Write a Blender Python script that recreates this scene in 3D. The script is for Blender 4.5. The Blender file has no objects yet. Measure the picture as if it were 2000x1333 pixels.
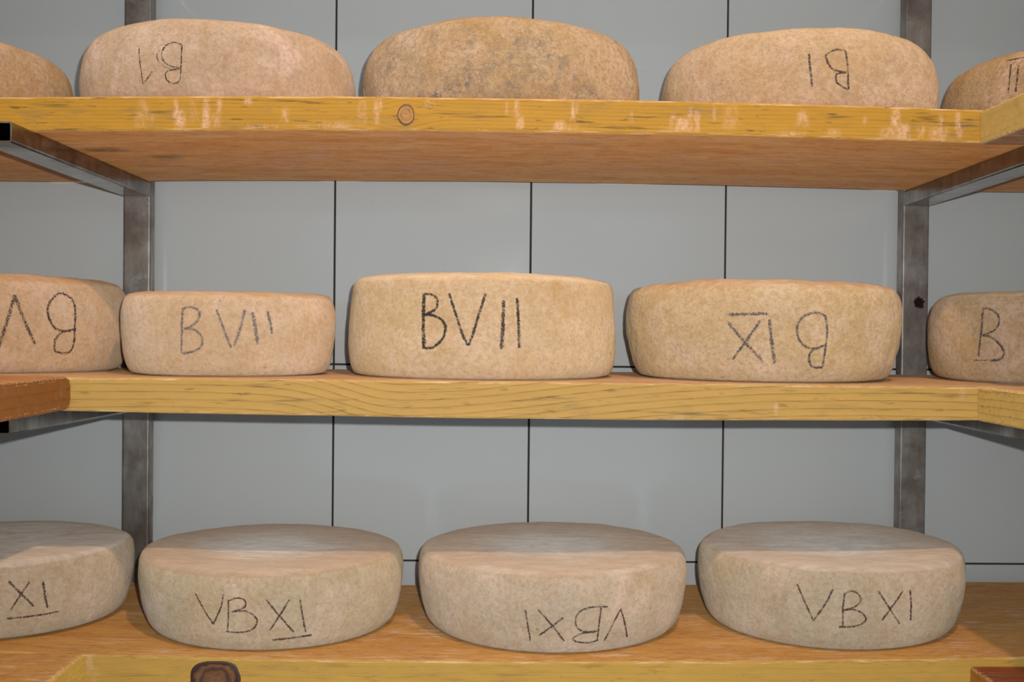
import bpy, math, random
import numpy as np
from mathutils import Matrix, Vector, noise

scene = bpy.context.scene
col = scene.collection

# ---------------------------------------------------------------- camera
F_PX = 2055.0
YAW, PIT, ROL = .0182, -.0104, .0096
def _rot():
    c, s = math.cos(YAW), math.sin(YAW); A = np.array([[c, -s, 0], [s, c, 0], [0, 0, 1]])
    c, s = math.cos(PIT), math.sin(PIT); B = np.array([[1, 0, 0], [0, c, s], [0, -s, c]])
    c, s = math.cos(ROL), math.sin(ROL); C = np.array([[c, 0, s], [0, 1, 0], [-s, 0, c]])
    return C @ B @ A
M = _rot()
cam = bpy.data.cameras.new('camera')
cam.sensor_width = 36.0; cam.lens = 36.0 * F_PX / 2000.0
cam.clip_start = .01
cam_o = bpy.data.objects.new('camera', cam); col.objects.link(cam_o)
cam_o.matrix_world = Matrix([[M[0][i], M[2][i], -M[1][i], 0] for i in range(3)] + [[0, 0, 0, 1]])
scene.camera = cam_o

# ---------------------------------------------------------------- light and exposure
scene.view_settings.view_transform = 'Standard'
scene.view_settings.look = 'None'
scene.view_settings.gamma = 1.0
scene.view_settings.use_curve_mapping = False
scene.view_settings.exposure = 0.0

world = bpy.data.worlds.new('room_light'); scene.world = world
world.use_nodes = True
wb = world.node_tree.nodes['Background']
wb.inputs['Color'].default_value = (.56, .82, 1.0, 1)
wb.inputs['Strength'].default_value = .92

fl = bpy.data.lights.new('camera_flash', 'SPOT')          # the small flash beside the lens
fl.energy = 39; fl.color = (1.0, .985, .95); fl.shadow_soft_size = .006
fl.spot_size = math.radians(100); fl.spot_blend = 1.0
flo = bpy.data.objects.new('camera_flash', fl); col.objects.link(flo)
flo.location = (.030, .0, .036); flo.rotation_euler = (math.radians(90), 0, 0)

lm = bpy.data.lights.new('ceiling_bulb', 'POINT')         # warm bulb hanging overhead
lm.energy = 60; lm.color = (1.0, .66, .38); lm.shadow_soft_size = .035
lmo = bpy.data.objects.new('ceiling_bulb', lm); col.objects.link(lmo)
lmo.location = (.30, .08, 1.42)

# ---------------------------------------------------------------- constants of the place (metres, camera at the origin)
D, W = 1.17, .36            # shelf front plane, shelf depth
DB, DW = D + W, 1.57        # shelf back plane / post fronts, tile face
FLOOR = -1.15

# ---------------------------------------------------------------- node helpers
class NT:
    def __init__(self, name):
        self.m = bpy.data.materials.new(name); self.m.use_nodes = True
        self.t = self.m.node_tree; self.b = self.t.nodes['Principled BSDF']
        self.out = self.t.nodes['Material Output']
    def n(self, kind, **kw):
        o = self.t.nodes.new(kind)
        for k, v in kw.items(): setattr(o, k, v)
        return o
    def l(self, a, b): self.t.links.new(a, b)
    def coord(self, scale=(1, 1, 1), loc=(0, 0, 0), which='Object'):
        tc = self.n('ShaderNodeTexCoord'); mp = self.n('ShaderNodeMapping')
        mp.inputs['Scale'].default_value = scale; mp.inputs['Location'].default_value = loc
        self.l(tc.outputs[which], mp.inputs['Vector']); return mp.outputs['Vector']
    def noise(self, vec, scale, detail=4, rough=.55, dist=0):
        o = self.n('ShaderNodeTexNoise'); o.inputs['Scale'].default_value = scale
        o.inputs['Detail'].default_value = detail; o.inputs['Roughness'].default_value = rough
        o.inputs['Distortion'].default_value = dist
        self.l(vec, o.inputs['Vector']); return o.outputs['Fac']
    def ramp(self, fac, stops, interp='LINEAR'):
        o = self.n('ShaderNodeValToRGB'); r = o.color_ramp; r.interpolation = interp
        while len(r.elements) < len(stops): r.elements.new(.5)
        for e, (p, c) in zip(r.elements, stops):
            e.position = p; e.color = (*c, 1) if hasattr(c, '__len__') else (c, c, c, 1)
        self.l(fac, o.inputs['Fac']); return o.outputs['Color']
    def mix(self, fac, a, b, mode='MIX'):
        o = self.n('ShaderNodeMix', data_type='RGBA', blend_type=mode)
        for i, v in ((0, fac), (6, a), (7, b)):
            s = o.inputs[i]
            if hasattr(v, 'is_output'): self.l(v, s)
            elif isinstance(v, (int, float)): s.default_value = v if i == 0 else (v, v, v, 1)
            else: s.default_value = (*v, 1)
        return o.outputs[2]
    def math(self, op, a, b=0, c=0, clamp=False):
        o = self.n('ShaderNodeMath', operation=op, use_clamp=clamp)
        for s, v in zip(o.inputs, (a, b, c)):
            if hasattr(v, 'is_output'): self.l(v, s)
            else: s.default_value = v
        return o.outputs[0]
    def attr(self, name):
        o = self.n('ShaderNodeAttribute', attribute_name=name); return o.outputs['Fac']
    def bump(self, h, strength, dist, prev=None):
        o = self.n('ShaderNodeBump'); o.inputs['Strength'].default_value = strength
        o.inputs['Distance'].default_value = dist; self.l(h, o.inputs['Height'])
        if prev is not None: self.l(prev, o.inputs['Normal'])
        return o.outputs['Normal']

def srgb(r, g, b):
    f = lambda v: ((v / 255 + .055) / 1.055) ** 2.4 if v > 10 else v / 255 / 12.92
    return (f(r), f(g), f(b))

# ---------------------------------------------------------------- object helpers
def tag(o, label=None, cat=None, group=None, kind=None):
    for k, v in (('label', label), ('category', cat), ('group', group), ('kind', kind)):
        if v: o[k] = v
    return o
def empty(name, loc=(0, 0, 0)):
    o = bpy.data.objects.new(name, None); o.location = loc; col.objects.link(o)
    o.empty_display_size = .05; return o
def mesh_obj(name, verts, faces, mat=None, parent=None, smooth=False, attrs=None, loc=(0, 0, 0)):
    me = bpy.data.meshes.new(name)
    me.from_pydata([tuple(map(float, v)) for v in verts], [], faces); me.update()
    if smooth: me.polygons.foreach_set('use_smooth', [True] * len(me.polygons))
    for k, a in (attrs or {}).items():
        at = me.attributes.new(k, 'FLOAT', 'POINT'); at.data.foreach_set('value', np.asarray(a, dtype=np.float32))
    if mat: me.materials.append(mat)
    o = bpy.data.objects.new(name, me); o.location = loc; col.objects.link(o)
    if parent: o.parent = parent
    return o
def grid_faces(nu, nv, wrap_v=False, off=0):
    F = []
    for i in range(nu - 1):
        for j in range(nv if wrap_v else nv - 1):
            a = i * nv + j; b = i * nv + (j + 1) % nv
            F.append((off + a, off + b, off + b + nv, off + a + nv))
    return F
def box(x0, x1, y0, y1, z0, z1, bev=0):
    """bevelled box as verts, faces"""
    import bmesh
    bm = bmesh.new(); bmesh.ops.create_cube(bm, size=1)
    for v in bm.verts:
        v.co = Vector(((x0 + x1) / 2 + v.co.x * (x1 - x0), (y0 + y1) / 2 + v.co.y * (y1 - y0), (z0 + z1) / 2 + v.co.z * (z1 - z0)))
    if bev: bmesh.ops.bevel(bm, geom=list(bm.edges), offset=bev, segments=2, affect='EDGES', profile=.5)
    bm.verts.index_update()
    r = [tuple(v.co) for v in bm.verts], [[v.index for v in f.verts] for f in bm.faces]
    bm.free(); return r

def sstep(a, b, x):
    t = np.clip((x - a) / (b - a), 0, 1); return t * t * (3 - 2 * t)

# ---------------------------------------------------------------- materials
def mat_tile():
    k = NT('glazed_grey_tile'); v = k.coord()
    c = k.ramp(k.noise(v, 2.2, 3), [(.3, srgb(206, 211, 213)), (.7, srgb(213, 216, 216))])
    sp = k.ramp(k.noise(v, 90, 3, .7), [(.70, 0.), (.76, 1.)])
    c = k.mix(k.math('MULTIPLY', sp, .45), c, srgb(120, 112, 100))
    k.l(c, k.b.inputs['Base Color'])
    r = k.ramp(k.noise(v, 12, 4), [(.3, .07), (.7, .11)]); k.l(r, k.b.inputs['Roughness'])
    k.b.inputs['Specular IOR Level'].default_value = .35
    k.l(k.bump(k.noise(v, 25, 2), .03, .002), k.b.inputs['Normal'])
    return k.m
def mat_plain(name, c, rough=.8, metal=0, nscale=30, var=.15, bump=.2):
    k = NT(name); v = k.coord(); n = k.noise(v, nscale, 5)
    k.l(k.mix(n, tuple(x * (1 - var) for x in c), tuple(min(1, x * (1 + var)) for x in c)), k.b.inputs['Base Color'])
    k.b.inputs['Roughness'].default_value = rough; k.b.inputs['Metallic'].default_value = metal
    k.l(k.bump(n, bump, .002), k.b.inputs['Normal']); return k.m
def mat_steel(seed=0, metal=.85, r0=.22, r1=.42, lift=1.0):
    k = NT('raw_steel'); v = k.coord((1, 1, .35), (seed, seed, 0)); v2 = k.coord((1, 1, 1), (seed, 0, seed))
    streak = k.noise(v, 45, 5, .65); blot = k.noise(v2, 14, 5, .6)
    c = k.ramp(streak, [(.25, srgb(128, 118, 110)), (.5, srgb(160, 152, 146)), (.75, srgb(190, 187, 184))])
    c = k.mix(k.ramp(blot, [(.48, 0.), (.62, .6)]), c, srgb(104, 88, 76))
    c = k.mix(k.ramp(k.noise(v2, 22, 4, .7), [(.60, 0.), (.7, .5)]), c, srgb(195, 198, 202))
    c = k.mix(1.0, c, lift, 'MULTIPLY')
    k.l(c, k.b.inputs['Base Color']); k.b.inputs['Metallic'].default_value = metal
    k.l(k.ramp(blot, [(.3, r0), (.7, r1)]), k.b.inputs['Roughness'])
    k.l(k.bump(streak, .15, .001), k.b.inputs['Normal']); return k.m

def mat_wood(name, front, line, face, face2, seed=0., lines=170., streaks=.5, dashes=1.0, chalk=1.0):
    """front: sawn edge colour, line: growth-line colour; face: broad faces.  Attributes:
    g = warped grain height, front = 1 on the front edge, chalk, dark, lip."""
    k = NT(name)
    v = k.coord((1, 1, 1), (seed, seed * .7, 0))
    vx = k.coord((1, 7, 9), (seed, 0, seed)); vs = k.coord((1, 12, 16), (seed + 3, 0, seed))
    g = k.attr('g')
    n_low = k.noise(vx, 9, 4, .6)
    # growth lines on the front
    gg = k.math('ADD', g, k.math('MULTIPLY', k.noise(vx, 6, 3), .004))
    ph = k.math('FRACT', k.math('MULTIPLY', gg, lines))
    ln = k.ramp(ph, [(0, 0.), (.55, .04), (.80, .22), (.90, .9), (.95, 1.), (1., 0.)])
    brk = k.ramp(k.noise(vs, 22, 4, .65), [(.42, .45), (.60, 1.)])
    ln = k.math('MULTIPLY', ln, brk)
    c = k.mix(n_low, tuple(x * .86 for x in front), tuple(min(1, x * 1.12) for x in front))
    c = k.mix(k.math('MULTIPLY', ln, streaks), c, line)
    ds = k.ramp(k.noise(vs, 11, 5, .6), [(.60, 0.), (.70, 1.)])
    ds2 = k.ramp(k.noise(k.coord((1, 5, 7), (seed + 9, 0, 2)), 26, 4, .7), [(.60, 0.), (.67, 1.)])
    c = k.mix(k.math('MULTIPLY', k.math('MAXIMUM', ds, ds2), .62 * dashes), c, srgb(92, 72, 46))
    # broad faces: stained, with whitish dried streaks
    fn = k.noise(k.coord((1, 4, 4), (seed, 1, 0)), 7, 6, .65)
    cf = k.mix(k.ramp(fn, [(.3, 0.), (.7, 1.)]), face, face2)
    fs = k.noise(k.coord((1, 7, 7), (seed + 5, 0, 0)), 24, 6, .75)
    cf = k.mix(k.ramp(k.noise(k.coord((1, 3, 3), (seed + 2, 3, 0)), 34, 5, .7, .6), [(.48, 0.), (.68, .55)]), cf, tuple(x * m for x, m in zip(face2, (.66, .52, .40))))
    cf = k.mix(k.math('MULTIPLY', k.ramp(fs, [(.52, 0.), (.60, .65 * chalk)]), k.ramp(k.noise(v, 8, 3), [(.42, .15), (.58, 1.)])), cf, srgb(206, 180, 164))
    cf = k.mix(k.ramp(k.noise(v, 120, 3, .8), [(.55, 0.), (.75, .35)]), cf, srgb(120, 76, 40))
    c = k.mix(k.attr('front'), cf, c)
    # greyish weather stains on the sawn edge
    st = k.math('MULTIPLY', k.ramp(k.noise(k.coord((1, 3, 3), (seed + 7, 0, 4)), 13, 4, .6, .5), [(.56, 0.), (.68, .6)]), k.ramp(k.noise(vs, 60, 4, .7), [(.42, .1), (.6, 1.)]))
    c = k.mix(k.math('MULTIPLY', k.math('MULTIPLY', st, k.attr('front')), dashes, clamp=True), c, srgb(128, 112, 84))
    # dried whey runs and mineral bloom
    fine = k.noise(v, 260, 4, .75)
    ch = k.math('MULTIPLY', k.math('MULTIPLY', k.attr('chalk'), k.ramp(fine, [(.36, .25), (.58, 1.)])), k.ramp(k.noise(k.coord((1, 1, .5), (2, 0, 5)), 130, 3, .7, .5), [(.36, .1), (.56, 1.)]))
    c = k.mix(k.math('MULTIPLY', ch, .9 * chalk), c, srgb(226, 188, 160))
    lip = k.math('MULTIPLY', k.attr('lip'), k.ramp(k.noise(vs, 30, 4, .7), [(.50, 0.), (.60, 1.)]))
    c = k.mix(k.math('MULTIPLY', lip, .5), c, srgb(238, 214, 170))
    c = k.mix(k.math('MULTIPLY', k.attr('dark'), k.ramp(k.noise(v, 90, 4, .7), [(.3, .45), (.6, 1.)])), c, srgb(84, 66, 52))
    k.l(c, k.b.inputs['Base Color']); k.b.inputs['Roughness'].default_value = .62; k.b.inputs['Diffuse Roughness'].default_value = .8
    k.b.inputs['Specular IOR Level'].default_value = .25
    h = k.math('ADD', k.math('MULTIPLY', ln, -.5), k.math('ADD', fine, fs))
    k.l(k.bump(h, .35, .0012), k.b.inputs['Normal']); return k.m

def mat_cheese(seed, base, warm, mould=.3, top=None, topamt=0., rough_bump=.5, grey=(120, 112, 104), rim=0., H=.1, RR=.17, bloom=.3):
    tone = lambda c: tuple(min(1, x * m) for x, m in zip(c, (.76, .82, .91)))
    base, warm = tone(base), tone(warm)
    k = NT('cheese_rind'); v = k.coord((1, 1, 1), (seed * 1.7, seed * 2.3, seed))
    vv = k.coord((1, 1, .7), (seed * 1.1, seed, 0))
    big = k.noise(v, 9, 4, .55, .4); mid = k.noise(v, 32, 5, .65, .3); fine = k.noise(v, 150, 4, .7); grit = k.noise(v, 420, 3, .7)
    c = k.mix(k.ramp(big, [(.35, 0.), (.65, 1.)]), base, warm)
    c = k.mix(k.ramp(mid, [(.45, 0.), (.72, .55)]), c, tuple(min(1, x * m) for x, m in zip(base, (1.14, 1.13, 1.10))))
    c = k.mix(k.ramp(k.noise(vv, 18, 5, .7, .6), [(.54, 0.), (.70, .5)]), c, tuple(x * m for x, m in zip(warm, (.86, .74, .50))))
    # pale pinkish bloom
    c = k.mix(k.ramp(k.noise(v, 14, 5, .6, .8), [(.48, 0.), (.66, bloom * 1.3)]), c, srgb(222, 196, 182))
    # mould: broad greyish clouds and pin speckle
    mm = k.math('MULTIPLY', k.ramp(k.noise(v, 11, 4, .6, 1.), [(.46, 0.), (.66, 1.)]), k.ramp(k.noise(v, 75, 5, .8), [(.46, 0.), (.58, 1.)]))
    c = k.mix(k.math('MULTIPLY', mm, mould, clamp=True), c, srgb(*grey))
    sp = k.ramp(k.noise(v, 230, 3, .75), [(.64, 0.), (.70, 1.)])
    c = k.mix(k.math('MULTIPLY', sp, .16 + .5 * mould, clamp=True), c, srgb(96, 74, 56))
    c = k.mix(k.ramp(k.noise(v, 190, 4, .75), [(.38, min(.75, .30 + .35 * rough_bump)), (.54, 0.)]), c, tuple(x * m for x, m in zip(base, (.70, .60, .48))))
    c = k.mix(k.ramp(k.noise(k.coord((1, 1, .8), (seed, 4, 0)), 300, 4, .75), [(.54, 0.), (.70, .30)]), c, srgb(236, 214, 196))
    c = k.mix(k.ramp(k.noise(vv, 48, 5, .7, .8), [(.50, 0.), (.70, .40)]), c, tuple(x * m for x, m in zip(base, (.84, .68, .50))))
    pit = k.ramp(k.noise(v, 60, 2, .6), [(.735, 0.), (.76, 1.)])
    c = k.mix(k.math('MULTIPLY', pit, .3), c, srgb(110, 72, 44))
    if top is not None:
        sep = k.n('ShaderNodeSeparateXYZ'); tc = k.n('ShaderNodeTexCoord'); k.l(tc.outputs['Object'], sep.inputs[0])
        z = k.math('ADD', sep.outputs['Z'], k.math('MULTIPLY', k.math('SUBTRACT', mid, .5), .006))
        t = k.ramp(k.math('DIVIDE', z, H), [(.0, 0.), (.948, 0.), (.972, 1.), (1., 1.)])
        tcx = k.mix(k.ramp(k.noise(k.coord((1, 3, 1), (seed, 0, 0)), 22, 6, .75), [(.42, 0.), (.62, .75)]), top, srgb(226, 216, 206))
        tcx = k.mix(k.ramp(k.noise(k.coord((1, 3, 1), (seed + 4, 0, 0)), 60, 5, .75), [(.52, 0.), (.66, .5)]), tcx, srgb(168, 150, 132))
        c = k.mix(k.math('MULTIPLY', t, topamt), c, tcx)
        if rim:                                            # orange margin round the top face, also warming the bulb-lit strip by colour
            ln_ = k.n('ShaderNodeVectorMath', operation='LENGTH'); cb = k.n('ShaderNodeCombineXYZ')
            k.l(sep.outputs['X'], cb.inputs[0]); k.l(sep.outputs['Y'], cb.inputs[1]); k.l(cb.outputs[0], ln_.inputs[0])
            rr = k.math('ADD', k.math('DIVIDE', ln_.outputs['Value'], RR), k.math('MULTIPLY', k.math('SUBTRACT', k.noise(v, 16, 4, .6), .5), .5))
            r = k.ramp(rr, [(.0, 0.), (.26, 0.), (.62, .8), (.93, 1.), (1., .7)])
            t2 = k.ramp(k.math('DIVIDE', z, H), [(.0, 0.), (.935, 0.), (.965, 1.), (1., 1.)])
            c = k.mix(k.math('MULTIPLY', k.math('MULTIPLY', r, rim), t2), c, srgb(168, 124, 76))
    k.l(c, k.b.inputs['Base Color']); k.b.inputs['Roughness'].default_value = .66
    k.b.inputs['Specular IOR Level'].default_value = .28
    k.b.inputs['Diffuse Roughness'].default_value = 1.0
    nb = k.bump(mid, .75 * rough_bump, .005)
    nb = k.bump(fine, min(1, 1.2 * rough_bump), .0022, nb)
    nb = k.bump(grit, .8 * rough_bump, .0009, nb)
    k.l(nb, k.b.inputs['Normal']); return k.m

def mat_mark(name, c, cover=.5, seed=0):
    k = NT(name); v = k.coord((1, 1, 1), (seed, 0, seed))
    k.b.inputs['Base Color'].default_value = (*c, 1); k.b.inputs['Roughness'].default_value = .7
    e = k.attr('edge')                                    # 0 centre .. 1 rim of the stroke
    n = k.noise(v, 520, 3, .7); n2 = k.noise(v, 130, 3, .6)
    s = k.math('ADD', k.math('MULTIPLY', n, .65), k.math('MULTIPLY', n2, .35))
    th = k.math('ADD', .60 - .20 * cover, k.math('MULTIPLY', k.math('POWER', e, 2.5), .20))
    a = k.math('MULTIPLY', k.math('SUBTRACT', s, th), 12, clamp=True)
    a = k.math('MULTIPLY', k.math('MAXIMUM', a, k.math('MULTIPLY', k.math('SUBTRACT', 1.0, e), .42 * cover)), .9)
    k.l(a, k.b.inputs['Alpha']); return k.m

# ================================================================ the setting
M_TILE = mat_tile()
M_GROUT = mat_plain('dark_joint', srgb(58, 54, 50), .95)
M_PLASTER = mat_plain('painted_plaster', srgb(190, 190, 184), .7, nscale=6, var=.05)
M_FLOOR = mat_plain('floor_concrete', srgb(120, 104, 90), .8, nscale=8)
XL, XR = -.92, .935

v, f = box(XL - .1, XR + .1, DW + .004, DW + .12, FLOOR, 1.7)
wall = tag(mesh_obj('wall_back', v, f, M_GROUT), 'grey glazed tile wall behind the shelves', kind='structure')
xs = [XL] + [-.2365 + .2916 * k for k in range(-2, 4)] + [XR]
zs = [-1.15, -.931, -.6385, -.346, -.0535, .239, .5315, .824, 1.1165, 1.409, 1.7]
rt = random.Random(4)
for j in range(len(zs) - 1):
    for i in range(len(xs) - 1):
        g = .0014
        x0, x1, z0, z1 = xs[i] + g, xs[i + 1] - g, zs[j] + g, zs[j + 1] - g
        cx, cz = (x0 + x1) / 2, (z0 + z1) / 2
        v, f = box(x0 - cx, x1 - cx, 0, .0075, z0 - cz, z1 - cz, .0007)
        t = mesh_obj('tile', v, f, M_TILE, wall, loc=(cx, DW + rt.uniform(-.0002, .0002), cz))
        t.rotation_euler = (rt.uniform(-.0012, .0012), 0, rt.uniform(-.0012, .0012))
v, f = box(XL - .1, XR + .1, -2.2, DW + .12, FLOOR - .1, FLOOR)
tag(mesh_obj('floor', v, f, M_FLOOR), kind='structure')
v, f = box(XL - .1, XL, -2.2, DW + .004, FLOOR, 1.7)
tag(mesh_obj('wall_left', v, f, M_PLASTER), kind='structure')
v, f = box(XR, XR + .1, -2.2, DW + .004, FLOOR, 1.7)
tag(mesh_obj('wall_right', v, f, M_PLASTER), kind='structure')

# ================================================================ steel racks
M_STEEL_L, M_STEEL_R = mat_steel(0.0, .7, .3, .5), mat_steel(3.1, .45, .3, .5)
M_STEEL_ARM = mat_steel(6.4, 1.0, .12, .26)

def plank_z(s, x, y):
    x = np.clip(x, -.62, .62)
    t = (y - D) / W
    if s == 't': return (-.021 * x * x + .0006 * x + .2576) * (1 - t) + t * (-.0175 * x * x + .0014 * x + .2526)
    if s == 'm': return (-.0011 * x * x - .0019 * x - .0575) * (1 - t) + t * (-.0596 + 0 * x)
    if s == 'b': return (.0251 * x * x - .0028 * x - .3702) * (1 - t) + t * (.0152 * x * x + .0045 * x - .3721)
    return .577 + 0 * x
def plank_zb(s, x, y):
    x = np.clip(x, -.62, .62)
    t = (y - D) / W
    if s == 't': return (-.0224 * x * x + .0014 * x + .2200) * (1 - t) + t * (-.0175 * x * x + .0014 * x + .2151)
    if s == 'm': return (.0138 * x * x - .0034 * x - .0988) * (1 - t) + t * (.006 * x * x - .0990)
    if s == 'b': return plank_z('b', x, y) - .041
    return .538 + 0 * x

def rrect(hw, hh, r, n=5):
    P = []
    for cx, cy, a0 in ((hw - r, hh - r, 0), (-hw + r, hh - r, 90), (-hw + r, -hh + r, 180), (hw - r, -hh + r, 270)):
        for k in range(n + 1):
            a = math.radians(a0 + 90 * k / n); P.append((cx + r * math.cos(a), cy + r * math.sin(a)))
    return P
def tube(name, A, B, hw, hh, mat, parent, wall_t=.0018, vertical=False):
    """hollow rectangular steel tube between A and B, open ends"""
    rings = []
    for P, t in ((A, 0), (B, 0), (B, 1), (A, 1)):
        R = rrect(hw - wall_t * t, hh - wall_t * t, .0028 - .0014 * t)
        if vertical: rings.append([(P[0] + a, P[1] + b, P[2]) for a, b in R])
        else: rings.append([(P[0] + a, P[1], P[2] + b) for a, b in R])
    n = len(rings[0]); V = [p for r in rings for p in r]; F = []
    for k in range(4):
        for i in range(n):
            a, b = k * n + i, k * n + (i + 1) % n; c, d = ((k + 1) % 4) * n + (i + 1) % n, ((k + 1) % 4) * n + i
            F.append((a, b, c, d))
    o = mesh_obj(name, V, F, mat, parent)
    import bmesh
    bm = bmesh.new(); bm.from_mesh(o.data); bmesh.ops.recalc_face_normals(bm, faces=bm.faces); bm.to_mesh(o.data); bm.free()
    return o

def rack(x0, x1, mat, label, near, hole=None):
    xc = (x0 + x1) / 2
    root = tag(empty('shelf_rack', (xc, DB + .011, FLOOR)), label, 'rack', 'steel racks carrying the shelves')
    inv = Vector((-xc, -DB - .011, -FLOOR))
    o = tube('post', (0, 0, 0), (0, 0, 2.25), .0195, .011, mat, root, vertical=True)
    if hole:                                               # ragged bolt hole through the front face
        hx, hz, hr = hole; r = random.Random(8); V = []; n = 22
        rad = [hr * (1 + r.uniform(-.22, .2)) for _ in range(n)]
        for yy in (DB - .01, DB + .006):
            for i in range(n):
                a = 2 * math.pi * i / n; V.append((hx + rad[i] * .9 * math.cos(a), yy, hz + rad[i] * math.sin(a)))
        F = [tuple(range(n)), tuple(range(2 * n - 1, n - 1, -1))] + [(i, i + n, (i + 1) % n + n, (i + 1) % n) for i in range(n)]
        cut = mesh_obj('cutter', V, F)
        import bmesh
        bm = bmesh.new(); bm.from_mesh(cut.data); bmesh.ops.recalc_face_normals(bm, faces=bm.faces); bm.to_mesh(cut.data); bm.free()
        md = o.modifiers.new('hole', 'BOOLEAN'); md.operation = 'DIFFERENCE'; md.object = cut; md.solver = 'EXACT'
        bpy.context.view_layer.update()
        dg = bpy.context.evaluated_depsgraph_get()
        me = bpy.data.meshes.new_from_object(o.evaluated_get(dg)); o.modifiers.clear(); o.data = me
        bpy.data.objects.remove(cut)
        # added near-black cone, painting in the shade inside the hole
        Vd = [(hx, DB + .0085, hz)] + [(hx + rad[i] * .93 * math.cos(2 * math.pi * i / n), DB + .0012, hz + rad[i] * 1.02 * math.sin(2 * math.pi * i / n)) for i in range(n)]
        ln = mesh_obj('hole_shade_insert', Vd, [(0, 1 + i, 1 + (i + 1) % n) for i in range(n)], mat_plain('hole_shade_dark', srgb(34, 22, 18), .95, nscale=300, var=.6), root)
        ln.data.transform(Matrix.Translation(inv)); ln['label'] = 'dark insert painting the shade inside the bolt hole'
        # rusty burr round the hole
        V = []; F = []
        for i in range(n):
            a = 2 * math.pi * i / n; c, s = math.cos(a), math.sin(a); w = r.uniform(.0008, .0022)
            V += [(hx + rad[i] * .9 * c * .92, DB + .0012, hz + rad[i] * s * .92), (hx + rad[i] * .9 * c, DB - .0009, hz + rad[i] * s), (hx + (rad[i] * .9 + w) * c, DB - .0001, hz + (rad[i] + w) * s)]
        for i in range(n):
            j = (i + 1) % n
            for q in (0, 1): F.append((3 * i + q, 3 * i + q + 1, 3 * j + q + 1, 3 * j + q))
        b = mesh_obj('hole_burr', V, F, mat_plain('rust_scale', srgb(74, 44, 30), .9, nscale=300, var=.5), root)
        b.data.transform(Matrix.Translation(inv)); b['label'] = 'rusty burr around the bolt hole'
    for s in 'umtb':
        zf = float(plank_zb(s, xc, near)); zb = float(plank_zb(s, xc, DB))
        hh = .011
        dx = -.0095 if x0 < 0 else -.013
        a = tube('arm', (xc + dx, near, zf - hh - .0003), (xc, DB, zb - hh - .0003), .0195, hh, M_STEEL_ARM, root)
        a.data.transform(Matrix.Translation(inv))
    return root
rack(-.535, -.4958, M_STEEL_L, 'bare steel rack of post and arms at the left, its post unpierced', 1.113)
rack(.5982, .6372, M_STEEL_R, 'bare steel rack at the right, its post pierced by a ragged dark hole', .93, hole=(.6234, .0455, .0075))

# ================================================================ shelf boards
def board(name, x0, x1, y0, y1, zt, zb, mat, nx, g=None, chalk=None, dark=None, seed=0, end_round=0, nf=16, r=.0025, wob=.0005):
    """one thick plank: cross-section loop swept along x"""
    loop = []                                             # (y, frac of thickness, dz rounding, front, lip)
    for t in np.linspace(0, 1, nf): 
        loop.append((y0, t, 0, 1, 0))
    loop[0] = (y0, 0, +r, 1, 1); loop[-1] = (y0, 1, -r, 1, 1)
    loop.append((y0 + r * .3, 1, -r * .3, .8, .8)); loop.append((y0 + r, 1, 0, 0, .3))
    for y in np.linspace(y0 + .006, y1 - .006, 26): loop.append((y, 1, 0, 0, 0))
    loop += [(y1 - r, 1, 0, 0, 0), (y1, 1, -r, 0, 0), (y1, 0, r, 0, 0), (y1 - r, 0, 0, 0, 0)]
    for y in np.linspace(y1 - .006, y0 + .006, 26): loop.append((y, 0, 0, 0, 0))
    loop += [(y0 + r, 0, 0, 0, .3), (y0 + r * .3, 0, r * .3, .8, .8)]
    L = np.array(loop); n = len(L)
    X = np.linspace(x0, x1, nx)
    XX = np.repeat(X, n); YY = np.tile(L[:, 0], nx); T = np.tile(L[:, 1], nx); DZ = np.tile(L[:, 2], nx)
    top = zt(XX, YY); bot = zb(XX, YY)
    if end_round:
        for xe in (x1,):
            d = np.clip((np.abs(XX - xe)) / end_round, 0, 1); k = np.sqrt(np.clip(1 - (1 - d) ** 2, 0, 1))
            ins = .011 * (1 - k); top = top - ins; bot = bot + ins
    Z = bot + (top - bot) * T + DZ
    wv = np.array([noise.noise(Vector((x * 9 + seed, y * 9, z * 60))) for x, y, z in zip(XX, YY, Z)])
    wv2 = np.array([noise.noise(Vector((x * 60 + seed, y * 20, z * 120 + 7))) for x, y, z in zip(XX, YY, Z)])
    edge = np.tile(L[:, 4], nx)
    Z = Z + wob * (wv + .6 * wv2 * edge); YY2 = YY + (wob * .9 * wv2) * (YY < y0 + .01)
    G = Z + .0018 * wv if g is None else g(XX, Z)
    zero = np.zeros(len(XX)); FR = np.tile(L[:, 3], nx)
    att = {'g': G, 'front': FR, 'lip': edge,
           'chalk': (chalk(XX, T) * FR if chalk else zero), 'dark': (dark(XX, YY, T) if dark else zero)}
    F = grid_faces(nx, n, True)
    V = np.stack([XX, YY2, Z], -1)
    F.append(tuple(range(n))); F.append(tuple(range((nx - 1) * n, nx * n))[::-1])
    o = mesh_obj(name, V, F, mat, attrs=att, smooth=False)
    import bmesh
    bm = bmesh.new(); bm.from_mesh(o.data); bmesh.ops.recalc_face_normals(bm, faces=bm.faces); bm.to_mesh(o.data); bm.free()
    return o

KT, KB = (-.0985, .2375), (-.3049, -.3935)
def pinch(X, Z, k, s, amt=.85):
    r2 = ((X - k[0]) / s) ** 2 + ((Z - k[1]) / (s * .75)) ** 2
    return k[1] + (Z - k[1]) * (1 - amt * np.exp(-r2))
def lown(X, f, s): return np.array([noise.noise(Vector((x * f, s, 0))) for x in X])

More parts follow.
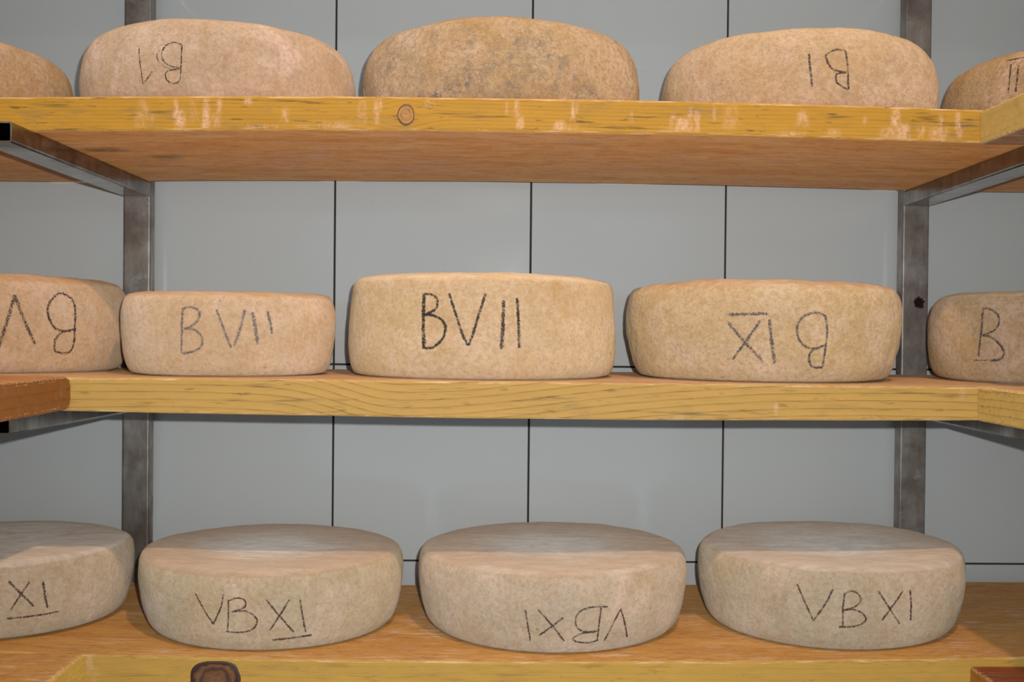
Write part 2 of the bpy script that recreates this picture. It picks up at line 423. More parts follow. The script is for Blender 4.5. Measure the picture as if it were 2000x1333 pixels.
M_WT = mat_wood('oiled_ochre_pine', srgb(188, 142, 48), srgb(130, 88, 30), srgb(226, 172, 108), srgb(204, 134, 68), 0., lines=230, streaks=.55, dashes=1.25)
M_WM = mat_wood('pale_yellow_pine', srgb(192, 156, 86), srgb(118, 84, 36), srgb(200, 156, 112), srgb(180, 132, 84), 5., lines=118, streaks=.62, dashes=.7, chalk=.8)
M_WB = mat_wood('yellow_pine', srgb(194, 157, 78), srgb(156, 116, 52), srgb(188, 140, 78), srgb(168, 116, 58), 9., lines=150, streaks=.25, dashes=.45, chalk=.8)
M_WD = mat_wood('dark_stained_board', srgb(128, 80, 38), srgb(84, 48, 26), srgb(176, 124, 74), srgb(160, 96, 50), 13., lines=90, streaks=.4, dashes=.9, chalk=.7)
M_WR = mat_wood('reddish_board', srgb(160, 104, 44), srgb(120, 62, 28), srgb(108, 58, 34), srgb(134, 68, 34), 17., lines=90, streaks=.4, dashes=.6, chalk=.3)
M_WP = mat_wood('plain_tan_board', srgb(188, 154, 88), srgb(160, 118, 56), srgb(166, 128, 98), srgb(150, 112, 84), 21., lines=140, streaks=.25, dashes=.3, chalk=.8)

def xpx(p): return -.0985 + (p - 793) * .000572
RUNS = [(285, .1, .9, 11, .45), (300, .0, .5, 9, .35), (350, .35, .95, 5, .8), (358, .1, .6, 8, .95), (385, .2, .9, 10, .25), (408, .05, .95, 7, .8), (420, .1, .5, 12, .6), (433, .5, .95, 5, .7),
        (488, .78, .98, 9, .7), (560, .25, .65, 6, .8), (520, .03, .16, 30, .5), (600, .05, .2, 16, .4), (655, .03, .25, 24, .6), (735, .2, .95, 5, .6), (744, .6, .95, 3, .7), (708, .2, .9, 8, .4),
        (838, .7, .95, 10, .6), (988, .55, .95, 3, .6), (1008, .45, .97, 6, .9), (1014, .1, .45, 6, .9), (1090, .08, .35, 9, .8), (1110, .05, .2, 16, .7), (1116, .4, .9, 3.5, .9), (1124, .6, .9, 3, .7),
        (1230, .3, .7, 3, .6), (1312, .2, .6, 6, .7), (1330, .1, .5, 12, .9), (1345, .1, .8, 5, .7), (1358, .1, .75, 5, .8), (1300, .05, .2, 14, .4), (1392, .4, .95, 3.5, .5), (1425, .2, .95, 14, .35),
        (1565, .35, .8, 11, .6), (1545, .02, .2, 22, .6), (1627, .1, .3, 10, .5), (1687, .5, .7, 4, .7), (1748, .45, .95, 9, .95), (1762, .05, .5, 12, .95), (1735, .0, .4, 14, .6), (1797, .1, .45, 6, .9),
        (1832, .02, .5, 15, .75), (1836, .5, .85, 5, .8), (1870, .4, .92, 5, .95), (1874, .15, .4, 5, .5), (1846, .0, .1, 10, .8)]
def chalk_top(X, T):
    c = np.zeros(len(X)); w = .0012 * lown(X * 1.0 + T * .04, 90, 3.)
    for px, t0, t1, wd, s in RUNS:
        x = xpx(px); wid = wd * .00062 * (1.25 - .5 * T)
        c = np.maximum(c, s * np.exp(-((X - x - w) / wid) ** 4) * sstep(t0 - .08, t0 + .05, T) * (1 - sstep(t1 - .1, t1 + .06, T)))
    return c
def ell(X, Y, cx, cy, a, b): return np.exp(-(((X - cx) / a) ** 2 + ((Y - cy) / b) ** 2) ** 2)
def dark_top(X, Y, T):
    u = (T < .01)
    return u * np.clip(.8 * ell(X, Y, -.47, 1.283, .030, .014) + .75 * ell(X, Y, -.412, 1.335, .02, .013) + .6 * ell(X, Y, -.70, 1.40, .05, .014) + .3 * ell(X, Y, .1, 1.23, .03, .01), 0, 1)

top = board('shelf_board', XL + .004, XR - .004, D, DB, lambda x, y: plank_z('t', x, y), lambda x, y: plank_zb('t', x, y), M_WT, 1150,
            g=lambda X, Z: pinch(X, Z - (-.0224 * X * X), KT, .030) + .004 * lown(X, 3, 1.), chalk=chalk_top, dark=dark_top, seed=1)
tag(top, 'ochre wooden shelf board with chalky drips and a small round knot on its edge', 'shelf', 'long shelf boards')
hx = lambda X: -.034 * np.where(X < -.10, np.exp(-((X + .10) / .095) ** 2), np.exp(-((X + .10) / .23) ** 2)) + .004 * lown(X, 4, 2.) + .006 * X
mid = board('shelf_board', XL + .004, XR - .004, D, DB, lambda x, y: plank_z('m', x, y), lambda x, y: plank_zb('m', x, y), M_WM, 800,
            g=lambda X, Z: Z - hx(X), seed=2,
            chalk=lambda X, T: .8 * np.clip(ell(X, T, xpx(1886), .78, .0035, .16) + ell(X, T, xpx(1520), .35, .003, .18) + .7 * ell(X, T, xpx(1352), .93, .008, .06) + .6 * ell(X, T, xpx(1330), .05, .012, .1), 0, 1))
tag(mid, 'pale yellow wooden shelf board with curved growth lines, under the B VII cheeses', 'shelf', 'long shelf boards')
bot = board('shelf_board', XL + .004, XR - .004, D, DB, lambda x, y: plank_z('b', x, y), lambda x, y: plank_zb('b', x, y), M_WB, 700,
            g=lambda X, Z: pinch(X, Z, KB, .07) + .006 * lown(X, 2.5, 4.), seed=3,
            chalk=lambda X, T: .8 * np.clip(ell(X, T, xpx(190), .75, .004, .3) + ell(X, T, xpx(203), .3, .004, .3), 0, 1))
tag(bot, 'bottom wooden shelf board with a large dark brown knot on its front edge', 'shelf', 'long shelf boards')
up = board('shelf_board', XL + .004, XR - .004, D, DB, lambda x, y: plank_z('u', x, y), lambda x, y: plank_zb('u', x, y), M_WP, 120, seed=4, nf=6)
tag(up, 'wooden shelf board above the top row of cheeses', 'shelf', 'long shelf boards')

def knot(parent, k, a, b, depth, mat, seed, power=2.0, zmax=None):
    V = [(k[0], D - depth * .3, k[1])]; R = [0.]; n = 40; rings = 14; F = []
    for i in range(1, rings + 1):
        t = i / rings
        for j in range(n):
            th = 2 * math.pi * j / n; c, s = math.cos(th), math.sin(th)
            q = (abs(c) ** power + abs(s) ** power) ** (-1 / power)
            w = 1 + .07 * noise.noise(Vector((c * 1.5 + seed, s * 1.5, seed)))
            y = D - depth * (1 - .2 * t) if t < .97 else D + .0006
            z = k[1] + b * t * q * s * w
            if zmax is not None: z = min(z, zmax)
            V.append((k[0] + a * t * q * c * w, y + .0002 * noise.noise(Vector((c * t * 5, s * t * 5, seed))), z)); R.append(t)
    for j in range(n): F.append((0, 1 + j, 1 + (j + 1) % n))
    for i in range(rings - 1):
        for j in range(n):
            p = 1 + i * n + j; q = 1 + i * n + (j + 1) % n; F.append((p, p + n, q + n, q))
    o = mesh_obj('knot', V, F, mat, parent, smooth=True, attrs={'rad': R}); return o
def mat_knot(name, centre, ring, rim, seed, crack=.9):
    k = NT(name); v = k.coord((1, 1, 1), (seed, 0, 0)); r = k.attr('rad')
    rr = k.math('ADD', r, k.math('MULTIPLY', k.math('SUBTRACT', k.noise(v, 70, 4, .6), .5), .45))
    c = k.ramp(rr, [(.1, centre), (.42, tuple(x * .8 for x in centre)), (.56, ring), (.72, centre), (crack - .03, rim), (1., ring)])
    c = k.mix(k.ramp(k.noise(v, 240, 4, .7), [(.5, 0.), (.7, .5)]), c, rim)
    k.l(c, k.b.inputs['Base Color']); k.b.inputs['Roughness'].default_value = .6
    k.l(k.bump(rr, .4, .002), k.b.inputs['Normal']); return k.m
knot(top, KT, .0098, .0122, .0012, mat_knot('small_knot', srgb(176, 124, 54), srgb(148, 102, 48), srgb(70, 50, 34), 1.), 1.)['label'] = 'small round knot with a dark cracked rim'
knot(bot, (KB[0], -.3935), .0285, .0235, .0010, mat_knot('dark_knot', srgb(126, 84, 52), srgb(66, 42, 30), srgb(56, 32, 24), 4., .86), 2., 3.2, zmax=-.3697)['label'] = 'large dark brown knot'

def side_board(side, xin, ztop, zbot, mat, label, wid, y_far=D - .0012, end_round=0, y_near=.36, seed=0, r=.0025):
    zt = lambda x, y: ztop + 0 * x; zb = lambda x, y: zbot + 0 * x
    if side == 'l':
        o = board('side_shelf_board', y_near, y_far, 0, wid, zt, zb, mat, 260, seed=seed, end_round=end_round, r=r); rz = math.pi / 2
    else:
        o = board('side_shelf_board', -y_far, -y_near, 0, wid, zt, zb, mat, 260, seed=seed, r=r); rz = -math.pi / 2
    o.data.transform(Matrix.Translation((xin, 0, 0)) @ Matrix.Rotation(rz, 4, 'Z'))
    tag(o, label, 'shelf', 'boards along the side walls'); return o
side_board('r', .5432, .2502, .2125, M_WP, 'plain tan side board along the right wall, level with the top shelf', XR - .547, seed=11)
side_board('r', .5445, -.0581, -.0972, M_WM, 'yellow-brown side board along the right wall, level with the middle shelf', XR - .548, seed=12)
side_board('r', .5402, -.3735, -.4112, M_WR, 'dark reddish side board along the right wall, level with the bottom shelf', XR - .544, seed=13)
side_board('l', -.4655, -.0548, -.0930, M_WD, 'dark orange-brown side board with a rounded end, before the middle shelf at left', -.4695 - XL, end_round=.012, seed=14, r=.005)
side_board('l', -.4490, -.3625, -.4050, M_WB, 'yellow side board along the left wall, level with the bottom shelf', -.453 - XL, seed=15, r=.004)

# ================================================================ cheeses
PROF = {
'shoulder':[(0,0),(.88,0),(.935,.02),(.97,.1),(.99,.25),(1,.42),(.992,.6),(.965,.77),(.915,.9),(.84,.97),(.74,1.0),(.4,1.03),(0,1.04)],
'barrel':[(0,0),(.86,0),(.905,.015),(.94,.08),(.97,.22),(.993,.45),(1,.65),(.993,.82),(.97,.93),(.94,.985),(.9,1.0),(.4,1.0),(0,1.0)],
'low':[(0,0),(.92,0),(.955,.015),(.98,.07),(.997,.18),(1,.32),(.995,.55),(.982,.8),(.97,.93),(.95,.985),(.915,1.0),(.4,1.005),(0,1.005)],
'mid':[(0,0),(.88,0),(.92,.02),(.95,.08),(.98,.22),(.998,.45),(1,.6),(.985,.78),(.955,.9),(.91,.97),(.85,1.0),(.4,1.0),(0,1.0)],
'wheel':[(0,0),(.84,0),(.885,.015),(.925,.09),(.965,.25),(.99,.45),(1,.62),(.995,.78),(.978,.9),(.95,.965),(.9,.99),(.4,.99),(0,.985)],
'flat':[(0,0),(.85,0),(.89,.012),(.925,.08),(.962,.24),(.988,.45),(1,.64),(.997,.80),(.985,.91),(.965,.968),(.935,.995),(.9,1.0),(.4,.99),(0,.985)],
}
def prof(name, n=80):
    P = np.array(PROF[name], float)
    t = np.r_[0, np.cumsum(np.hypot(*(np.diff(P, axis=0) * [1, .6]).T))]; t /= t[-1]
    m = np.gradient(P, t, axis=0); out = []
    for s in np.linspace(0, 1, n):
        i = min(np.searchsorted(t, s, side='right') - 1, len(t) - 2); h = t[i + 1] - t[i]; u = (s - t[i]) / h
        out.append((2*u**3-3*u**2+1)*P[i]+(u**3-2*u**2+u)*h*m[i]+(-2*u**3+3*u**2)*P[i+1]+(u**3-u**2)*h*m[i+1])
    return np.array(out)

WHEELS = {
 'T0': ({'shelf': 't', 'prof': 'shoulder', 'x': -0.7159, 'y': 1.355, 'z': 0.247, 'R': 0.168, 'H': 0.0943, 'sx': 0.0, 'sy': -0.0115},
  []),
 'T1': ({'shelf': 't', 'prof': 'shoulder', 'x': -0.3479, 'y': 1.35, 'z': 0.2524, 'R': 0.168, 'H': 0.0998, 'sx': 0.0144, 'sy': -0.0135},
  [(0.89,[(-108.08,0.583),(-107.01,0.321),(-106.59,0.17)]),(0.89,[(-106.59,0.17),(-104.36,0.233),(-102.2,0.301)]),(0.95,[(-90.5,0.588),(-90.74,0.38),(-91.33,0.203)]),(0.89,[(-90.5,0.588),(-92.71,0.613),(-94.51,0.614),(-96.66,0.586),(-97.97,0.528),(-98.31,0.465),(-97.07,0.395),(-94.3,0.348),(-90.97,0.33)]),(1.78,[(-99.22,0.535),(-100.18,0.479),(-99.53,0.409),(-97.51,0.356),(-94.73,0.32)],1),(0.89,[(-91.56,0.319),(-93.94,0.314),(-95.97,0.299),(-96.84,0.267),(-96.56,0.206),(-94.19,0.166),(-92.15,0.182),(-91.1,0.225)])]),
 'T2': ({'shelf': 't', 'prof': 'shoulder', 'x': 0.0081, 'y': 1.3593, 'z': 0.255, 'R': 0.1773, 'H': 0.1029, 'sx': 0.0007, 'sy': -0.0139},
  []),
 'T3': ({'shelf': 't', 'prof': 'shoulder', 'x': 0.3885, 'y': 1.3579, 'z': 0.2525, 'R': 0.1729, 'H': 0.1007, 'sx': -0.0139, 'sy': -0.0116},
  [(1.48,[(-101.21,0.602),(-100.62,0.408),(-99.91,0.234)]),(1.34,[(-87.56,0.641),(-86.96,0.499),(-86.68,0.356),(-86.14,0.207)]),(1.34,[(-87.56,0.641),(-89.72,0.651),(-91.87,0.643),(-94.81,0.588),(-94.65,0.534),(-93.91,0.476),(-91.98,0.414),(-87.33,0.395)]),(1.19,[(-87.32,0.389),(-89.65,0.381),(-91.16,0.358),(-90.84,0.28),(-88.39,0.232),(-86.14,0.207)])]),
 'T4': ({'shelf': 't', 'prof': 'shoulder', 'x': 0.7562, 'y': 1.355, 'z': 0.2483, 'R': 0.165, 'H': 0.0988, 'sx': 0.0, 'sy': -0.0088},
  [(1.04,[(-148.85,0.848),(-144.52,0.848),(-138.88,0.849)]),(1.19,[(-146.19,0.79),(-145.61,0.636),(-145.56,0.414)]),(1.19,[(-142.47,0.754),(-142.26,0.553),(-142.51,0.411)])]),
 'M0': ({'shelf': 'm', 'prof': 'mid', 'x': -0.648, 'y': 1.378, 'z': -0.0584, 'R': 0.165, 'H': 0.115, 'sx': 0.0, 'sy': -0.0079},
  [(2.08,[(-63.59,0.216),(-60.31,0.501),(-57.19,0.799)]),(2.08,[(-57.19,0.799),(-53.86,0.556),(-49.29,0.295)]),(1.63,[(-35.31,0.813),(-33.15,0.771),(-32.04,0.685),(-32.13,0.485),(-32.4,0.295),(-34.16,0.208)]),(1.63,[(-35.27,0.818),(-37.79,0.832),(-40.2,0.813),(-43.4,0.731),(-44.4,0.629),(-42.7,0.508),(-39.57,0.445),(-36.14,0.435),(-32.57,0.458)]),(1.63,[(-33.77,0.441),(-37.96,0.424),(-40.55,0.359),(-41.26,0.29),(-40.35,0.225),(-37.25,0.204),(-34.16,0.208)])]),
 'M1': ({'shelf': 'm', 'prof': 'barrel', 'x': -0.3301, 'y': 1.33, 'z': -0.0582, 'R': 0.13, 'H': 0.0981, 'sx': -0.0007, 'sy': -0.0072},
  [(1.48,[(-100.06,0.81),(-100.42,0.539),(-100.92,0.279)]),(1.63,[(-100.61,0.81),(-96.36,0.836),(-92.6,0.812),(-91.2,0.745),(-92.7,0.658),(-95.82,0.602),(-99.31,0.57)]),(1.63,[(-99.03,0.576),(-94.25,0.565),(-90.92,0.504),(-89.94,0.436),(-90.79,0.356),(-94.83,0.299),(-100.38,0.273)]),(1.63,[(-82.93,0.809),(-79.35,0.575),(-75.8,0.346)]),(1.78,[(-69.14,0.812),(-71.38,0.576),(-74.3,0.377)]),(2.08,[(-65.33,0.782),(-63.75,0.577),(-62.5,0.39)]),(1.63,[(-57.66,0.796),(-56.35,0.659),(-55.13,0.522)])]),
 'M2': ({'shelf': 'm', 'prof': 'low', 'x': -0.0136, 'y': 1.3557, 'z': -0.0586, 'R': 0.1707, 'H': 0.1193, 'sx': -0.0009, 'sy': -0.0059},
  [(2.37,[(-113.01,0.808),(-112.8,0.597),(-112.6,0.451),(-112.27,0.295)]),(1.63,[(-113.68,0.808),(-110.15,0.808),(-107.95,0.778),(-107.01,0.725),(-107.97,0.666),(-110.25,0.632),(-112.82,0.612)]),(1.63,[(-112.61,0.612),(-108.94,0.608),(-105.35,0.564),(-103.65,0.497),(-104.19,0.414),(-105.98,0.35),(-108.66,0.301),(-112.93,0.295)]),(1.63,[(-102.6,0.818),(-99.75,0.623),(-97.04,0.43),(-94.84,0.324)]),(1.63,[(-88.22,0.82),(-90.89,0.611),(-93.32,0.407),(-94.84,0.324)]),(2.23,[(-81.27,0.755),(-81.68,0.507),(-82.21,0.294)]),(1.93,[(-76.0,0.781),(-75.49,0.509),(-75.26,0.305)])]),
 'M3': ({'shelf': 'm', 'prof': 'wheel', 'x': 0.3461, 'y': 1.3583, 'z': -0.059, 'R': 0.1733, 'H': 0.1159, 'sx': -0.0013, 'sy': -0.0036},
  [(1.93,[(-116.23,0.666),(-108.93,0.672),(-101.62,0.678)]),(1.93,[(-116.2,0.595),(-111.77,0.449),(-106.96,0.315),(-102.83,0.2)]),(1.78,[(-104.21,0.607),(-108.89,0.425),(-114.77,0.22)]),(2.08,[(-100.85,0.623),(-99.93,0.403),(-98.47,0.191)]),(1.63,[(-79.95,0.674),(-78.99,0.559),(-78.83,0.434),(-79.2,0.312),(-79.07,0.16)]),(1.63,[(-79.94,0.664),(-82.21,0.688),(-84.63,0.692),(-88.35,0.651),(-90.4,0.556),(-90.03,0.456),(-88.1,0.381),(-84.97,0.342),(-82.1,0.347),(-79.46,0.373)]),(1.63,[(-82.73,0.347),(-84.84,0.306),(-85.37,0.24),(-84.45,0.185),(-82.54,0.154),(-79.03,0.155)])]),
 'M4': ({'shelf': 'm', 'prof': 'mid', 'x': 0.7394, 'y': 1.347, 'z': -0.0593, 'R': 0.165, 'H': 0.1089, 'sx': 0.0, 'sy': -0.0014},
  [(1.63,[(-151.96,0.825),(-152.01,0.567),(-153.39,0.285)]),(1.48,[(-152.72,0.825),(-149.18,0.818),(-145.32,0.766),(-143.89,0.686),(-145.05,0.607),(-147.71,0.556),(-151.26,0.527)]),(1.63,[(-151.26,0.527),(-147.48,0.505),(-144.14,0.438),(-142.03,0.355),(-142.57,0.287),(-145.12,0.251),(-148.37,0.249)]),(0.74,[(-156.24,0.243),(-152.55,0.245),(-149.09,0.248)])]),
 'B0': ({'shelf': 'b', 'prof': 'flat', 'x': -0.6237, 'y': 1.338, 'z': -0.3636, 'R': 0.163, 'H': 0.0918, 'sx': -0.01, 'sy': -0.0284},
  [(1.34,[(-60.81,0.761),(-56.51,0.601),(-51.28,0.411)]),(1.19,[(-53.12,0.73),(-56.49,0.576),(-59.93,0.398)]),(1.34,[(-48.04,0.711),(-47.1,0.538),(-45.7,0.365)]),(1.19,[(-61.36,0.289),(-56.56,0.285),(-51.63,0.285),(-46.08,0.286),(-40.69,0.292)])]),
 'B1': ({'shelf': 'b', 'prof': 'flat', 'x': -0.2747, 'y': 1.3372, 'z': -0.3697, 'R': 0.1625, 'H': 0.0937, 'sx': -0.0107, 'sy': -0.0129},
  [(1.04,[(-110.28,0.711),(-106.69,0.534),(-102.89,0.352)]),(1.04,[(-98.25,0.725),(-99.36,0.563),(-102.89,0.352)]),(1.04,[(-96.15,0.667),(-96.32,0.473),(-97.02,0.265)]),(0.95,[(-96.36,0.642),(-94.3,0.676),(-91.86,0.69),(-89.65,0.661),(-89.25,0.605),(-90.88,0.561),(-94.38,0.526)]),(1.04,[(-95.01,0.519),(-91.71,0.535),(-88.49,0.524),(-85.72,0.467),(-84.96,0.39),(-86.65,0.312),(-90.0,0.272),(-93.81,0.262),(-97.87,0.27)]),(1.19,[(-81.35,0.672),(-76.36,0.472),(-70.21,0.245)]),(1.19,[(-72.46,0.661),(-75.76,0.49),(-79.94,0.289)]),(1.19,[(-68.22,0.652),(-67.0,0.452),(-65.27,0.231)]),(1.19,[(-78.9,0.16),(-70.92,0.172),(-62.49,0.187)])]),
 'B2': ({'shelf': 'b', 'prof': 'flat', 'x': 0.0785, 'y': 1.3476, 'z': -0.3709, 'R': 0.1708, 'H': 0.0955, 'sx': 0.004, 'sy': -0.0039},
  [(1.19,[(-103.25,0.565),(-102.38,0.371),(-101.61,0.175)]),(1.13,[(-98.35,0.573),(-93.45,0.401),(-88.08,0.186)]),(1.13,[(-88.8,0.485),(-92.66,0.383),(-98.04,0.254)]),(1.19,[(-74.14,0.598),(-74.55,0.397),(-74.6,0.18)]),(1.13,[(-71.38,0.591),(-75.8,0.601),(-80.04,0.59),(-82.96,0.538),(-84.04,0.45),(-83.09,0.348),(-79.51,0.297),(-74.68,0.3)]),(1.13,[(-75.71,0.29),(-80.51,0.286),(-84.09,0.237),(-84.19,0.19),(-81.39,0.16),(-77.52,0.153),(-74.16,0.179)]),(1.19,[(-71.36,0.157),(-68.95,0.349),(-65.78,0.549)]),(1.19,[(-65.78,0.549),(-63.27,0.374),(-60.56,0.163)])]),
 'B3': ({'shelf': 'b', 'prof': 'flat', 'x': 0.4332, 'y': 1.3458, 'z': -0.367, 'R': 0.1637, 'H': 0.0964, 'sx': 0.0183, 'sy': -0.0017},
  [(1.19,[(-119.31,0.805),(-116.15,0.601),(-112.77,0.377)]),(1.19,[(-105.35,0.778),(-108.22,0.597),(-112.77,0.377)]),(1.13,[(-100.84,0.742),(-101.53,0.558),(-101.27,0.324)]),(1.13,[(-101.23,0.717),(-98.88,0.761),(-96.12,0.739),(-94.7,0.673),(-95.46,0.612),(-97.79,0.562),(-101.11,0.534)]),(1.13,[(-101.11,0.534),(-97.76,0.543),(-94.32,0.507),(-92.36,0.438),(-93.24,0.374),(-96.84,0.334),(-102.88,0.321)]),(1.19,[(-87.81,0.762),(-82.97,0.556),(-77.44,0.344)]),(1.19,[(-77.13,0.748),(-81.28,0.585),(-85.56,0.402)]),(1.34,[(-73.81,0.752),(-73.11,0.567),(-72.23,0.375)])]),
}


class Wheel:
    def __init__(s, d, seed, lump=1.0, tt=0.):
        s.d, s.seed, s.lump, s.tt = d, seed, lump, tt
        P = prof(d['prof'], 400)
        w = np.ones(400)                                   # denser rows on the wall of the wheel
        dd = np.hypot(np.gradient(P[:, 0]) * (.45 + .55 * (P[:, 0] > .78)), np.gradient(P[:, 1]) * .6)
        cum = np.cumsum(dd); cum = (cum - cum[0]) / (cum[-1] - cum[0])
        tt_ = np.linspace(0, 1, 84); s.P = np.stack([np.interp(tt_, cum, P[:, 0]), np.interp(tt_, cum, P[:, 1])], -1)
        s.P[0] = P[0]; s.P[-1] = P[-1]
        m = (np.arange(400) > 20) & (P[:, 0] > .6); o = np.argsort(P[m, 1]); s.zz = P[m, 1][o]; s.rr = P[m, 0][o]
    def disp(s, x, y, z):
        k = s.seed * 7.3
        a = noise.noise(Vector((x * 22 + k, y * 22, z * 26))); b = noise.noise(Vector((x * 75, y * 75 + k, z * 75)))
        c = noise.noise(Vector((x * 9, y * 9 + k, 3.)))
        return s.lump * (.0011 * a + .00045 * b) + .0016 * c
    def place(s, r, th, zf, off=0., nr=1., nz=0.):
        R, H = s.d['R'], s.d['H']; c, q = math.cos(th), math.sin(th)
        x, y, z = r * R * c, r * R * q, zf * H
        e = s.disp(x, y, z) * min(1, zf * 12) + off
        x += c * nr * e; y += q * nr * e; z += nz * e
        z += x * s.d['sx'] + y * s.d['sy'] + zf * y * s.tt
        return (x, y, z)

def cheese(key, label, mat, mark=None, seed=0, lump=1., tt=0., group=None):
    d, strokes = WHEELS[key]; wh = Wheel(d, seed, lump, tt); P = wh.P; n = 260
    T = np.gradient(P * [d['R'], d['H']], axis=0); T /= np.maximum(np.linalg.norm(T, axis=1)[:, None], 1e-9)
    N = np.stack([T[:, 1], -T[:, 0]], -1)
    V = []; 
    for i in range(1, len(P) - 1):
        for j in range(n):
            V.append(wh.place(P[i, 0], 2 * math.pi * j / n, P[i, 1], 0, N[i, 0], N[i, 1]))
    F = []
    m = len(P) - 2
    for i in range(m - 1):
        for j in range(n):
            a, b = i * n + j, i * n + (j + 1) % n; F.append((a, b, b + n, a + n))
    V.append((0, 0, 0)); V.append(wh.place(0, 0, P[-1, 1], 0, 0, 1))
    for j in range(n):
        F.append((m * n, (j + 1) % n, j)); F.append((m * n + 1, (m - 1) * n + j, (m - 1) * n + (j + 1) % n))
    o = mesh_obj('cheese_wheel', V, F, mat, smooth=True, loc=(d['x'], d['y'], d['z'] + .0012))
    tag(o, label, 'cheese', group)
    if strokes:
        V = []; F = []; E = []
        for st in strokes:
            hw = st[0] * 1.25 / 1000; pts = np.array(st[1], float); faint = len(st) > 2
            a = np.radians(pts[:, 0]) * d['R']; z = pts[:, 1] * d['H']; q = np.stack([a, z], -1)
            # resample smoothly (Catmull-Rom)
            c = []; Q = np.vstack([2 * q[0] - q[1], q, 2 * q[-1] - q[-2]])
            for i in range(1, len(Q) - 2):
                ns = max(2, int(np.linalg.norm(Q[i + 1] - Q[i]) / .0010))
                for u in np.arange(ns) / ns:
                    c.append(.5 * ((2 * Q[i]) + (-Q[i - 1] + Q[i + 1]) * u + (2 * Q[i - 1] - 5 * Q[i] + 4 * Q[i + 1] - Q[i + 2]) * u * u + (-Q[i - 1] + 3 * Q[i] - 3 * Q[i + 1] + Q[i + 2]) * u ** 3))
            c.append(Q[-2]); c = np.array(c)
            t = np.gradient(c, axis=0); t /= np.linalg.norm(t, axis=1)[:, None]; nn = np.stack([-t[:, 1], t[:, 0]], -1)
            base = len(V); K = (-1, -.5, 0, .5, 1)
            for i in range(len(c)):
                wv = hw * (1 + .16 * noise.noise(Vector((c[i][0] * 300, c[i][1] * 300, seed))))
                if i in (0, len(c) - 1): wv *= .6
                for e in K:
                    p = c[i] + nn[i] * e * wv; zf = p[1] / d['H']; th = p[0] / d['R']
                    r = float(np.interp(zf, wh.zz, wh.rr))
                    V.append(wh.place(r, th, zf, .00030)); E.append(min(1., abs(e) + (.45 if faint else 0)))
            for i in range(len(c) - 1):
                for k in range(4):
                    b = base + i * 5 + k; F.append((b, b + 1, b + 6, b + 5))
        mk = mesh_obj('handwritten_mark', V, F, mark, o, smooth=True, attrs={'edge': E})
        mk.visible_shadow = True
    return o

MK_D = mat_mark('dark_crayon', srgb(58, 46, 44), .8, 1.)
MK_B = mat_mark('black_crayon', srgb(46, 38, 36), .95, 2.)
MK_G = mat_mark('grey_crayon', srgb(104, 100, 104), .8, 3.)
MK_P = mat_mark('pencil_crayon', srgb(84, 64, 54), .95, 4.)
MK_2 = mat_mark('slate_crayon', srgb(82, 76, 80), .8, 5.)

PK = srgb(226, 190, 156); YL = srgb(222, 184, 138); TN = srgb(206, 168, 124); OR = srgb(200, 142, 96)
cheese('T0', 'mottled tan cheese cut off by the left edge, on the top shelf', mat_cheese(1, TN, srgb(200, 158, 112), .55, rough_bump=.9), None, 1, 1.3)
cheese('T1', 'pinkish top-shelf cheese marked B1 upside down in thin strokes, left of the unmarked one', mat_cheese(2, srgb(216, 182, 150), srgb(212, 172, 132), .30, rough_bump=.55, bloom=.5), MK_D, 2)
cheese('T2', 'rough mould-speckled cheese without any writing, in the middle of the top shelf', mat_cheese(3, srgb(214, 178, 140), srgb(202, 160, 104), 1.0, rough_bump=1.4), None, 3, 1.5)
cheese('T3', 'top-shelf cheese marked BI upside down, right of the unmarked mould-speckled one', mat_cheese(4, srgb(224, 188, 146), srgb(216, 176, 130), .28, rough_bump=.8), MK_D, 4, 1.1)
cheese('T4', 'coarse brown cheese with barred strokes, cut off by the right edge, top shelf', mat_cheese(5, srgb(206, 170, 128), srgb(196, 154, 104), .45, rough_bump=1.1), MK_D, 5, 1.3)
cheese('M0', 'cheese with upside-down B and V at the left end of the middle shelf', mat_cheese(6, srgb(224, 188, 150), srgb(220, 178, 134), .15, top=OR, topamt=.6, rim=.5, RR=.17, H=WHEELS['M0'][0]['H']), MK_D, 6, .9)
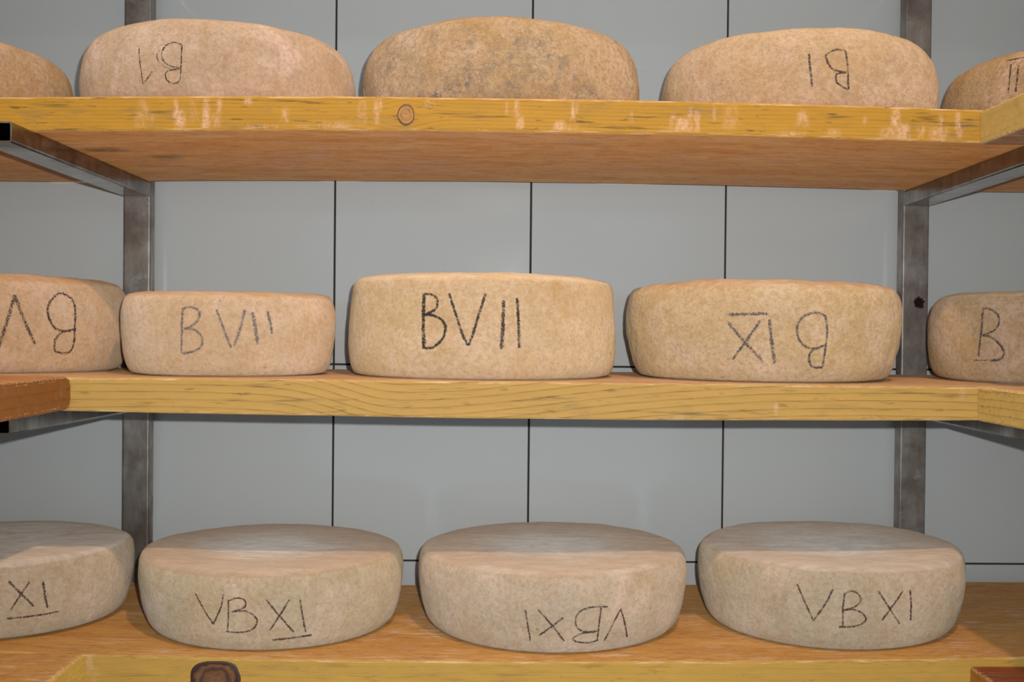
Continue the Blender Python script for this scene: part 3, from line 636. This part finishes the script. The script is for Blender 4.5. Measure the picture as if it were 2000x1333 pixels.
cheese('M1', 'small pale cheese marked B VII in soft grey, on the middle shelf', mat_cheese(7, srgb(228, 194, 156), srgb(222, 182, 140), .10, top=OR, topamt=.6, rim=.5, RR=.17, H=WHEELS['M1'][0]['H']), MK_G, 7, .8, tt=.03)
cheese('M2', 'tall pale cheese marked B VII in bold black, centre of the middle shelf', mat_cheese(8, srgb(228, 194, 152), srgb(222, 184, 134), .10, top=YL, topamt=.5, rim=.1, rough_bump=.6, RR=.17, H=WHEELS['M2'][0]['H']), MK_B, 8, .9)
cheese('M3', 'wide dimpled cheese with upside-down B and barred IX, on the middle shelf', mat_cheese(9, srgb(226, 192, 148), srgb(220, 180, 128), .12, top=OR, topamt=.6, rim=.4, rough_bump=.85, RR=.17, H=WHEELS['M3'][0]['H']), MK_2, 9, 1.9)
cheese('M4', 'cheese marked with one large B, right of the pierced steel post, middle shelf', mat_cheese(10, srgb(216, 178, 134), srgb(206, 164, 114), .14, top=YL, topamt=.5, rough_bump=.8, RR=.17, H=WHEELS['M4'][0]['H']), MK_2, 10, 1.1)
TOPB = srgb(186, 140, 106)
cheese('B0', 'cheese marked only XI with an underline, at the left end of the bottom shelf', mat_cheese(11, srgb(212, 190, 162), srgb(208, 180, 144), .18, top=srgb(198, 190, 182), topamt=.95, rim=.25, RR=.17, H=WHEELS['B0'][0]['H']), MK_P, 11, .7)
cheese('B1', 'bottom-shelf cheese marked VB with underlined XI, its top margin orange', mat_cheese(12, srgb(212, 190, 160), srgb(208, 178, 136), .22, top=srgb(198, 190, 182), topamt=.95, rim=.6, RR=.17, H=WHEELS['B1'][0]['H']), MK_P, 12, .8)
cheese('B2', 'bottom-shelf cheese with VB XI written upside down', mat_cheese(13, srgb(212, 188, 160), srgb(210, 178, 142), .18, top=srgb(198, 190, 182), topamt=.95, rim=.55, RR=.17, H=WHEELS['B2'][0]['H']), MK_P, 13, .9)
cheese('B3', 'pale bottom-shelf cheese marked V B XI upright without an underline', mat_cheese(14, srgb(210, 188, 158), srgb(208, 178, 142), .22, top=srgb(198, 190, 182), topamt=.95, rim=.4, RR=.17, H=WHEELS['B3'][0]['H']), MK_P, 14, .9)
